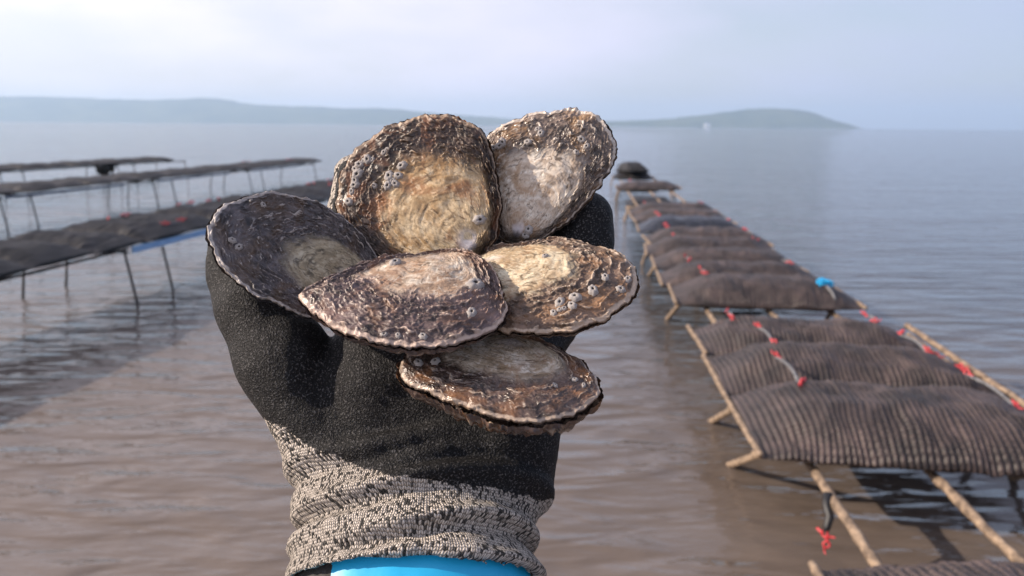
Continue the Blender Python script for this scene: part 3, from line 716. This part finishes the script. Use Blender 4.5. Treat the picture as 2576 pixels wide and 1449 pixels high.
    root = empty('oyster', base_w); tag(root, label, 'oyster', 'flat oysters held in the gloved hand')
    uv = mesh_obj('upper_valve', Vw-base_w, F, mat, root, attrs=dict(zone=('FLOAT', ext(zn, 1.0)), lam=('FLOAT', ext(lam_at, 0.75)), ring=('FLOAT', ext(ring, 0)), line=('FLOAT', ext(line, 0)), hinge=('FLOAT', ext(hinge, 0)), shell_co=('FLOAT_VECTOR', co), grow_co=('FLOAT_VECTOR', np.concatenate([grow.reshape(-1, 3)]+[np.stack([0.086+0.0012*(k+1)+0*ca, ca*0.034, sa*0.034], -1) for k in range(len(rings))])+seed*0.13)))
    # lower, cupped valve
    NB = 60; sb = np.linspace(1, 0, NB)**0.9; SB, AB = np.meshgrid(sb, ang, indexing='ij')
    O2 = O+outw*(0.0010*lumpy+0.0009*lumpy*fbm(ca*10, sa*10, 3, seed+17, 3))[:, None]
    XB = cen+SB[..., None]*(O2[None]-cen)
    mmx, mmy = XB[..., 0]*1000, XB[..., 1]*1000
    lump = np.abs(fbm(mmx/7, mmy/7, 0.4, seed+19, 4, .55))
    zb = (zrim-0.0014)[None]*SB**3-0.0004-back*(1-SB**bexp)-0.0035*lumpy*lump*sstep(0.0, .06, 1-SB)+0.0016*np.sin(SB*42+2*lump)*sstep(0, .1, 1-SB)*0.4
    XB = XB+outw[None]*(0.0022*(lumpy-1)*np.maximum(0, fbm(ca*16, sa*16, SB*6, seed+23, 3)+.1)*sstep(0, .03, 1-SB))[..., None]
    Vb = C+XB[..., :1]*ex+XB[..., 1:]*ey+zb[..., None]*n
    Vb = to_world(Vb.reshape(-1, 3))-base_w
    znb = np.full(SB.shape, 1.0); lmb = np.clip(0.35+0.9*lump+0.4*np.sin(SB*42+2*lump), 0, 1)
    cob = np.concatenate([XB.reshape(-1, 2), zb.reshape(-1, 1)], 1)+seed*0.71
    mesh_obj('lower_valve', Vb, grid_faces(NB, NT, True), mat, root, attrs=dict(zone=('FLOAT', znb.ravel()), lam=('FLOAT', lmb.ravel()), ring=('FLOAT', 0*lmb.ravel()), line=('FLOAT', 0*lmb.ravel()), hinge=('FLOAT', 0*lmb.ravel()), shell_co=('FLOAT_VECTOR', cob), grow_co=('FLOAT_VECTOR', np.stack([SB*0.085, np.cos(AB)*0.034, np.sin(AB)*0.034], -1).reshape(-1, 3)+seed*0.17)))
    # barnacles
    d = -top[..., 2]; PX = top[..., 0]/d*FPX+1288; PY = 724.5-top[..., 1]/d*FPX
    Rw = CMn[:3, :3]
    for k, bb in enumerate(barnacles):
        i, j = np.unravel_index(np.argmin((PX-bb[0])**2+(PY-bb[1])**2), PX.shape); i = min(max(i, 4), NS-5)
        tu = top[i+4, j]-top[i-4, j]; tv = top[i, (j+4) % NT]-top[i, j-4]; nn = np.cross(tu, tv); nn /= np.linalg.norm(nn)
        if nn @ n < 0: nn = -nn
        nn = nn*0.5+n*0.5; nn /= np.linalg.norm(nn)
        P = to_world(top[i, j])-base_w
        add_barnacle(root, P, Rw @ nn, 0.98*bb[2]*depth/FPX, k+seed)
    return root

Z1 = lambda L_: [((800+.5047*a)/1.59, (400+.5047*b)/1.59, r) for a, b, r in L_]
Z2 = lambda L_: [((1700+.3494*a)/1.59, (400+.3494*b)/1.59, r) for a, b, r in L_]
Z3 = lambda L_: [((1500+.5796*a)/1.59, (900+.5796*b)/1.59, r) for a, b, r in L_]
m1 = mat_shell('slate_brown_shell', (0.36, 0.30, 0.20), (0.23, 0.175, 0.10), (0.115, 0.100, 0.105), (0.46, 0.42, 0.40), 0.42, stain=(0.12, 0.075, 0.045))
m2 = mat_shell('dark_brown_gold_shell', (0.56, 0.43, 0.26), (0.40, 0.23, 0.090), (0.056, 0.035, 0.026), (0.34, 0.25, 0.18), 0.40, stain=(0.30, 0.115, 0.04))
m3 = mat_shell('purple_brown_shell', (0.62, 0.49, 0.37), (0.40, 0.27, 0.18), (0.125, 0.086, 0.082), (0.52, 0.40, 0.33), 0.44, stain=(0.26, 0.135, 0.075))
m4 = mat_shell('wet_pinkish_shell', (0.60, 0.50, 0.40), (0.40, 0.29, 0.20), (0.155, 0.118, 0.098), (0.62, 0.54, 0.46), 0.26, stain=(0.33, 0.19, 0.085))
m5 = mat_shell('cream_and_brown_shell', (0.62, 0.50, 0.34), (0.44, 0.30, 0.165), (0.150, 0.098, 0.070), (0.54, 0.42, 0.32), 0.42, stain=(0.30, 0.16, 0.075))
m6 = mat_shell('wet_brown_shell', (0.48, 0.41, 0.32), (0.28, 0.20, 0.125), (0.100, 0.066, 0.055), (0.42, 0.33, 0.26), 0.28, stain=(0.24, 0.11, 0.045))
oyster('slate dark oyster with thin pale rim, resting against the thumb',
       [(527, 570), (545, 535), (590, 507), (640, 494), (700, 487), (760, 497), (815, 516), (860, 545), (905, 590), (945, 640), (975, 700), (965, 760), (910, 800), (840, 805), (775, 792), (720, 776), (665, 748), (610, 712), (565, 668), (538, 620)],
       (760, 645), 0.360, (0.42, 0.38, 0.80), (905, 700), m1, 101, dome=-0.004, back=0.008, zone=0.50, n_lam=14, lam_amp=0.0018, flake=0.0007, bexp=6.0,
       barnacles=Z1([(255, 1110, 11), (305, 1165, 12), (500, 830, 9)]))
oyster('large upright dark brown oyster with golden centre and a barnacle cluster',
       [(1090, 288), (1040, 294), (985, 315), (930, 348), (885, 392), (860, 440), (850, 490), (853, 540), (875, 585), (915, 630), (965, 668), (1040, 690), (1130, 680), (1200, 655), (1232, 620), (1248, 570), (1257, 510), (1250, 450), (1235, 390), (1215, 335), (1170, 305), (1130, 290)],
       (1060, 480), 0.384, (-0.08, 0.12, 0.98), (1195, 628), m2, 202, dome=0.007, back=0.009, zone=0.66, n_lam=12, lam_amp=0.0019, flake=0.0015, zone_soft=0.11, pearl=1.0,
       barnacles=Z1([(1330, 470, 14), (1265, 512, 14), (1300, 480, 10), (1232, 548, 12), (1248, 590, 17), (1228, 640, 13), (1226, 672, 14), (1205, 722, 11), (1180, 806, 13), (1460, 412, 10), (1490, 395, 9), (1600, 525, 15), (1500, 605, 17), (1575, 598, 13), (1490, 680, 14), (1550, 665, 13), (1530, 640, 10), (1380, 680, 9), (2215, 950, 17), (1365, 470, 9)]))
oyster('upright wet pinkish oyster with glinting frilly rim beside the little finger',
       [(1440, 274), (1385, 279), (1320, 294), (1255, 323), (1226, 348), (1222, 400), (1228, 450), (1236, 505), (1245, 555), (1262, 595), (1295, 612), (1345, 604), (1395, 580), (1435, 548), (1480, 495), (1518, 450), (1540, 405), (1546, 362), (1530, 322), (1500, 292), (1470, 279)],
       (1390, 440), 0.392, (-0.16, 0.16, 0.97), (1300, 598), m4, 303, dome=0.007, back=0.008, zone=0.66, n_lam=11, lam_amp=0.0017, flake=0.0016, pearl=1.0,
       barnacles=Z2([(750, 570, 11), (790, 548, 10), (850, 522, 12), (885, 485, 13), (1180, 480, 11), (1320, 382, 12), (1790, 452, 13), (1850, 530, 10), (1730, 600, 9), (1290, 330, 9)])+[(1330, 578, 14), (1322, 592, 11)])
oyster('cream centred oyster with brown scaly rim and white barnacles, under the little finger',
       [(1150, 690), (1175, 655), (1225, 630), (1290, 614), (1380, 602), (1465, 609), (1540, 630), (1588, 663), (1602, 708), (1585, 752), (1535, 792), (1470, 818), (1400, 832), (1330, 838), (1260, 828), (1190, 800), (1150, 750)],
       (1380, 720), 0.358, (-0.10, 0.72, 0.69), (1225, 668), m5, 404, dome=0.008, back=0.008, zone=0.60, n_lam=12, lam_amp=0.0018, flake=0.0011, bexp=6.0,
       barnacles=Z3([(1175, 212, 9), (1500, 450, 17), (1380, 500, 17), (1275, 535, 16), (1360, 553, 14), (1305, 572, 9), (1232, 606, 11), (1275, 585, 8), (1590, 360, 13), (1690, 447, 14), (1745, 375, 13)]))
oyster('broad purple brown oyster with pale frilled edge, centred in the palm',
       [(752, 742), (790, 716), (840, 694), (900, 668), (955, 652), (1020, 644), (1100, 632), (1160, 630), (1205, 645), (1240, 685), (1262, 735), (1272, 772), (1258, 805), (1215, 835), (1150, 858), (1080, 868), (1010, 867), (940, 855), (870, 832), (805, 795), (770, 768)],
       (1010, 755), 0.338, (0.03, 0.76, 0.65), (1110, 655), m3, 505, dome=0.007, back=0.009, zone=0.55, n_lam=11, lam_amp=0.0018, flake=0.0013, bexp=8.0,
       barnacles=Z3([(690, 412, 24), (668, 606, 17), (330, 765, 12), (140, 262, 18), (160, 760, 9)])+[(965, 840, 10)])
oyster('wet brown oyster with orange hinge side, lying lowest on the palm',
       [(1005, 932), (1018, 898), (1060, 875), (1125, 858), (1200, 846), (1280, 838), (1340, 848), (1400, 874), (1460, 912), (1495, 950), (1503, 985), (1485, 1015), (1430, 1040), (1350, 1052), (1270, 1048), (1190, 1030), (1120, 1006), (1060, 980), (1022, 960)],
       (1255, 948), 0.336, (-0.02, 0.78, 0.62), (1290, 868), m6, 606, dome=0.006, back=0.013, zone=0.62, n_lam=10, lam_amp=0.0010, flake=0.0009, bexp=7.0, lumpy=2.0,
       barnacles=Z3([(300, 950, 14), (415, 940, 13), (1245, 1105, 8), (1380, 1066, 9), (1440, 1106, 8), (555, 845, 12)]))

# ================================================================== the gloved hand
AX_D = np.array([0.02, -0.80, 0.60]); AX_D /= np.linalg.norm(AX_D)
AX_U = np.array([1.0, 0, 0]); AX_U = AX_U-(AX_U @ AX_D)*AX_D; AX_U /= np.linalg.norm(AX_U); AX_V = np.cross(AX_D, AX_U)*-1
if AX_V[2] < 0: AX_V = -AX_V
WR = pix(1052, 1180, 0.378)
CUFF_END = 0.0555
def cuff_radii(a, phi):
    """half width and half depth of the cuff at axial position a, with soft folds"""
    A_ = np.interp(a, [-.05, -.02, 0.0, 0.012, 0.022, 0.034, 0.044, 0.054, 0.07], [.052, .0560, .0585, .0585, .0565, .0540, .0550, .0590, .0600])
    B_ = np.interp(a, [-.05, 0.0, 0.03, 0.06], [.026, .033, .0365, .0385])
    tiltf = a+0.006*np.sin(phi*1.0+0.5)+0.003*np.sin(2*phi+1.0)
    f = 0.0030*np.sin(tiltf*2*pi/0.0185+0.6)*sstep(-.025, -.005, a)+0.0015*np.sin(tiltf*2*pi/0.0105+2.2*np.sin(phi+1))*sstep(-.02, 0.0, a)
    f = f+0.0024*np.exp(-((a-0.0515)/0.0035)**2)
    return A_+f, B_+f
def caps_list():
    J = []
    def chain(pts, k=0.008):
        for p, q in zip(pts[:-1], pts[1:]): J.append((pix(p[0], p[1], p[2]), p[3]*p[2]/FPX, pix(q[0], q[1], q[2]), q[3]*q[2]/FPX, k))
    chain([(812, 1110, .374, 100), (712, 900, .376, 104), (645, 768, .380, 86), (604, 664, .388, 73), (594, 610, .394, 63)], .010)      # thumb
    chain([(930, 1190, .378, 118), (950, 960, .380, 112), (955, 900, .384, 92)], .014)
    chain([(1080, 1190, .380, 120), (1080, 900, .384, 112)], .014)
    chain([(1200, 1190, .380, 118), (1215, 900, .384, 110)], .014)
    chain([(1285, 1215, .378, 100), (1292, 1060, .378, 102), (1302, 900, .382, 100)], .012)
    chain([(955, 900, .384, 92), (915, 720, .410, 78), (893, 570, .414, 68), (898, 450, .412, 62)], .006)         # index
    chain([(1080, 890, .384, 95), (1065, 680, .420, 74), (1062, 500, .427, 66), (1075, 400, .424, 58)], .006)     # middle
    chain([(1205, 890, .384, 92), (1265, 680, .414, 70), (1335, 520, .418, 62), (1360, 430, .416, 56)], .006)     # ring
    chain([(1305, 895, .384, 90), (1366, 820, .394, 74), (1430, 700, .402, 72), (1464, 612, .407, 68), (1474, 547, .405, 63)], .006)  # little
    return J
def smin(a, b_, k):
    h = np.clip(0.5+0.5*(b_-a)/k, 0, 1); return b_+(a-b_)*h-k*h*(1-h)
def hand_sdf(P):
    x, y, z = P[..., 0], P[..., 1], P[..., 2]
    D = None
    for A, ra, B, rb, k in caps_list():
        ba = (B-A).astype(np.float32); L2 = float(ba @ ba)
        h = np.clip(((x-A[0])*ba[0]+(y-A[1])*ba[1]+(z-A[2])*ba[2])/L2, 0, 1)
        d = np.sqrt((x-A[0]-h*ba[0])**2+(y-A[1]-h*ba[1])**2+(z-A[2]-h*ba[2])**2)-(ra+(rb-ra)*h)
        D = d if D is None else smin(D, d, k)
    qx, qy, qz = x-WR[0], y-WR[1], z-WR[2]
    a = qx*AX_D[0]+qy*AX_D[1]+qz*AX_D[2]; u = qx*AX_U[0]+qy*AX_U[1]+qz*AX_U[2]; v = qx*AX_V[0]+qy*AX_V[1]+qz*AX_V[2]
    phi = np.arctan2(v, u); Ar, Br = cuff_radii(a, phi)
    e = np.sqrt((u/Ar)**2+(v/Br)**2)
    dc = (e-1)*np.minimum(Ar, Br)*1.1
    rr_ = 0.006
    # rounded ends
    end = a-CUFF_END
    dc2 = np.minimum(np.maximum(dc+rr_, end+rr_), 0)+np.sqrt(np.maximum(dc+rr_, 0)**2+np.maximum(end+rr_, 0)**2)-rr_
    dc2 = np.maximum(dc2, -(a+0.035))
    # hollow mouth of the cuff
    mouth = np.maximum((e-0.90)*np.minimum(Ar, Br), -(a-0.030))
    dc2 = np.maximum(dc2, -mouth)
    D = np.maximum(smin(D, dc2, 0.012), np.where(a > CUFF_END-0.03, -mouth, -1.0))
    return D
def surface_net(f, org, h):
    nx, ny, nz = f.shape; ins = f < 0
    corner = [(i, j, k) for i in (0, 1) for j in (0, 1) for k in (0, 1)]
    sl = lambda arr, c: arr[c[0]:nx-1+c[0], c[1]:ny-1+c[1], c[2]:nz-1+c[2]]
    cnt = sum(sl(ins, c).astype(np.int8) for c in corner)
    act = (cnt > 0) & (cnt < 8); ci = np.argwhere(act); idx = -np.ones(act.shape, np.int64); idx[act] = np.arange(len(ci))
    vals = {c: f[ci[:, 0]+c[0], ci[:, 1]+c[1], ci[:, 2]+c[2]] for c in corner}
    S = np.zeros((len(ci), 3)); W = np.zeros(len(ci))
    for c in corner:
        for ax in range(3):
            if c[ax]: continue
            d = list(c); d[ax] = 1; d = tuple(d)
            a, b_ = vals[c], vals[d]; m = (a < 0) != (b_ < 0)
            t = np.where(m, a/(a-b_+1e-20), 0)
            p = np.tile(np.array(c, float), (len(ci), 1)); p[:, ax] = t
            S[m] += p[m]; W[m] += 1
    V = (ci+S/W[:, None])*h+org
    F = []
    for ax in range(3):
        a = [slice(None)]*3; b_ = [slice(None)]*3; a[ax] = slice(0, -1); b_[ax] = slice(1, None)
        ch = ins[tuple(a)] != ins[tuple(b_)]; e = np.argwhere(ch); fl = ins[tuple(a)][ch]
        o1, o2 = [(1, 2), (2, 0), (0, 1)][ax]
        ok = np.all(e > 0, 1) & (e[:, o1] < f.shape[o1]-1) & (e[:, o2] < f.shape[o2]-1); e = e[ok]; fl = fl[ok]
        def cell(d1, d2):
            q = e.copy(); q[:, o1] -= d1; q[:, o2] -= d2; return idx[q[:, 0], q[:, 1], q[:, 2]]
        q = np.stack([cell(1, 1), cell(0, 1), cell(0, 0), cell(1, 0)], 1)
        q[~fl] = q[~fl][:, ::-1]
        F.append(q)
    F = np.concatenate(F); F = F[(F >= 0).all(1)]
    return V, F
def vert_normals(V, F):
    n = np.cross(V[F[:, 2]]-V[F[:, 0]], V[F[:, 3]]-V[F[:, 1]]); N = np.zeros_like(V)
    for k in range(4): np.add.at(N, F[:, k], n)
    return N/(np.linalg.norm(N, axis=1, keepdims=True)+1e-20)
def gloved_hand():
    h = 0.0012
    lo = np.array([-0.150, -0.160, -0.452]); hi = np.array([0.060, 0.078, -0.285])
    ax = [np.arange(lo[i], hi[i], h, dtype=np.float32) for i in range(3)]
    f = np.empty(tuple(len(a) for a in ax), np.float32)
    for i0 in range(0, len(ax[0]), 24):
        G = np.stack(np.meshgrid(ax[0][i0:i0+24], ax[1], ax[2], indexing='ij'), -1)
        f[i0:i0+24] = hand_sdf(G)
    V, F = surface_net(f, lo, h)
    for it in range(3):                                  # relax the voxel steps
        acc = np.zeros_like(V); c = np.zeros(len(V))
        for a, b_ in ((0, 1), (1, 2), (2, 3), (3, 0)):
            np.add.at(acc, F[:, a], V[F[:, b_]]); np.add.at(c, F[:, a], 1)
        V = 0.45*V+0.55*acc/np.maximum(c, 1)[:, None]
    lab = np.arange(len(V))                              # keep the one connected skin
    for it in range(400):
        m_ = lab[F].min(1); new = lab.copy()
        for k in range(4): np.minimum.at(new, F[:, k], m_)
        new = new[new]
        if (new == lab).all(): break
        lab = new
    ids, cn = np.unique(lab, return_counts=True); keep = lab == ids[np.argmax(cn)]
    F = F[keep[F].all(1)]; rem = -np.ones(len(V), int); rem[keep] = np.arange(keep.sum()); V = V[keep]; F = rem[F]
    N = vert_normals(V, F)
    q = V-WR; a = q @ AX_D; u = q @ AX_U; v = q @ AX_V; phi = np.arctan2(v/0.036, u/0.058)
    px = V[:, 0]/-V[:, 2]*FPX+1288; py = 724.5-V[:, 1]/-V[:, 2]*FPX
    # wrinkles in the palm coating and sagging of the knit
    wr = fbm(V[:, 0]/0.020, V[:, 1]/0.020, V[:, 2]/0.02, 5, 3)
    wr2 = fbm((V[:, 0]+0.6*V[:, 1])/0.009, (V[:, 1]-0.6*V[:, 0])/0.034, V[:, 2]/0.02, 9, 3)
    V = V+N*(0.0010*wr+0.0008*wr2)[:, None]
    edge = np.interp(px, [600, 690, 720, 760, 830, 900, 980, 1100, 1280, 1370, 1450], [1035, 1060, 1085, 1118, 1150, 1172, 1200, 1208, 1236, 1264, 1285])+14*fbm(V[:, 0]/0.010, V[:, 2]/0.01, 0, 3, 3)
    facing = N[:, 2]
    thr = np.where((px < 985) & (py < 640) & (V[:, 2] < -0.395) & (px > 700), 0.72, -0.45)
    coated = (py < edge) & (facing > thr)
    Vw = to_world(V); base = to_world(pix(1052, 1180, .378))
    root = empty('person', base)
    tag(root, 'raised left hand in a black coated grey knit glove, bright blue sleeve', 'person')
    uv = np.stack([phi*0.052, a, 0*a], -1)
    uv[:, 0] += 0.0015*fbm(a/0.02, phi*2, 0, 4, 2)
    glove = mesh_obj('glove', Vw-base, F, MAT['knit'], root, attrs=dict(knit_uv=('FLOAT_VECTOR', uv)))
    fc = coated[F].all(1); used = np.unique(F[fc]); remap = -np.ones(len(V), int); remap[used] = np.arange(len(used))
    Fc = remap[F[fc]]
    # the coat is a thin skin, feathered to nothing at its border
    depth_in = np.full(len(V), 6.0); depth_in[~coated] = 0
    for it in range(5):
        mn = depth_in.copy()
        for k in range(4): np.minimum.at(mn, F[:, k], depth_in[F].min(1)+1)
        depth_in = mn
    th = 0.00075*np.clip(depth_in/4.0, 0, 1)-0.0001*(depth_in < 1.5)
    Nw = N @ CMn[:3, :3].T
    Vc = (Vw+Nw*th[:, None])[used]-base
    co = mesh_obj('palm_coating', Vc, Fc, MAT['coat'], glove); co['label'] = 'black grainy rubber palm coating'
    # sleeve lining and blue sleeve emerging from the cuff
    def sleeve(name, mat, ra, rb, a0, a1, shift, seed, na=70, nt=120, wob=0.0012):
        aa = np.linspace(a0, a1, na); ph = np.linspace(0, 2*pi, nt, endpoint=False)
        Aa, Ph = np.meshgrid(aa, ph, indexing='ij')
        w = wob*fbm(Aa/0.03, np.cos(Ph)*2, np.sin(Ph)*2, seed, 3)+wob*0.8*np.sin(Aa/0.014+2*np.sin(Ph))
        ra_ = ra*(0.87+0.13*sstep(0.034, 0.056, Aa))
        P = WR+Aa[..., None]*AX_D+((ra_+w)*np.cos(Ph)+shift)[..., None]*AX_U+((rb+w)*np.sin(Ph))[..., None]*AX_V
        Fs = [tuple(q_) for q_ in grid_faces(na, nt, True)]+[tuple(range(nt-1, -1, -1)), tuple(range((na-1)*nt, na*nt))]
        return mesh_obj(name, to_world(P.reshape(-1, 3))-base, Fs, mat, root)
    l_ = sleeve('sleeve_lining', MAT['lining'], 0.0535, 0.0322, 0.031, 0.0585, 0.0, 2)
    s_ = sleeve('sleeve', MAT['sleeve'], 0.0525, 0.0336, 0.032, 0.24, 0.0020, 6)
    return root
gloved_hand()

# ================================================================== haze over the bay
def haze():
    s, z0, z1 = EXT+60, -3.0, 100.0
    V = [(x, y, z) for x in (-s, s) for y in (-s, s) for z in (z0, z1)]
    F = [(0, 1, 3, 2), (4, 6, 7, 5), (0, 4, 5, 1), (2, 3, 7, 6), (0, 2, 6, 4), (1, 5, 7, 3)]
    m = bpy.data.materials.new('sea_haze'); m.use_nodes = True; nt = m.node_tree; nt.nodes.clear()
    out = nt.nodes.new('ShaderNodeOutputMaterial'); pv = nt.nodes.new('ShaderNodeVolumePrincipled')
    pv.inputs['Color'].default_value = (0.58, 0.77, 1.0, 1); pv.inputs['Density'].default_value = 4.6e-4; pv.inputs['Anisotropy'].default_value = 0.2
    nt.links.new(pv.outputs['Volume'], out.inputs['Volume'])
    o = mesh_obj('haze', V, F, m, smooth=False); tag(o, 'pale sea haze over the whole bay', 'haze', kind='stuff')
haze()
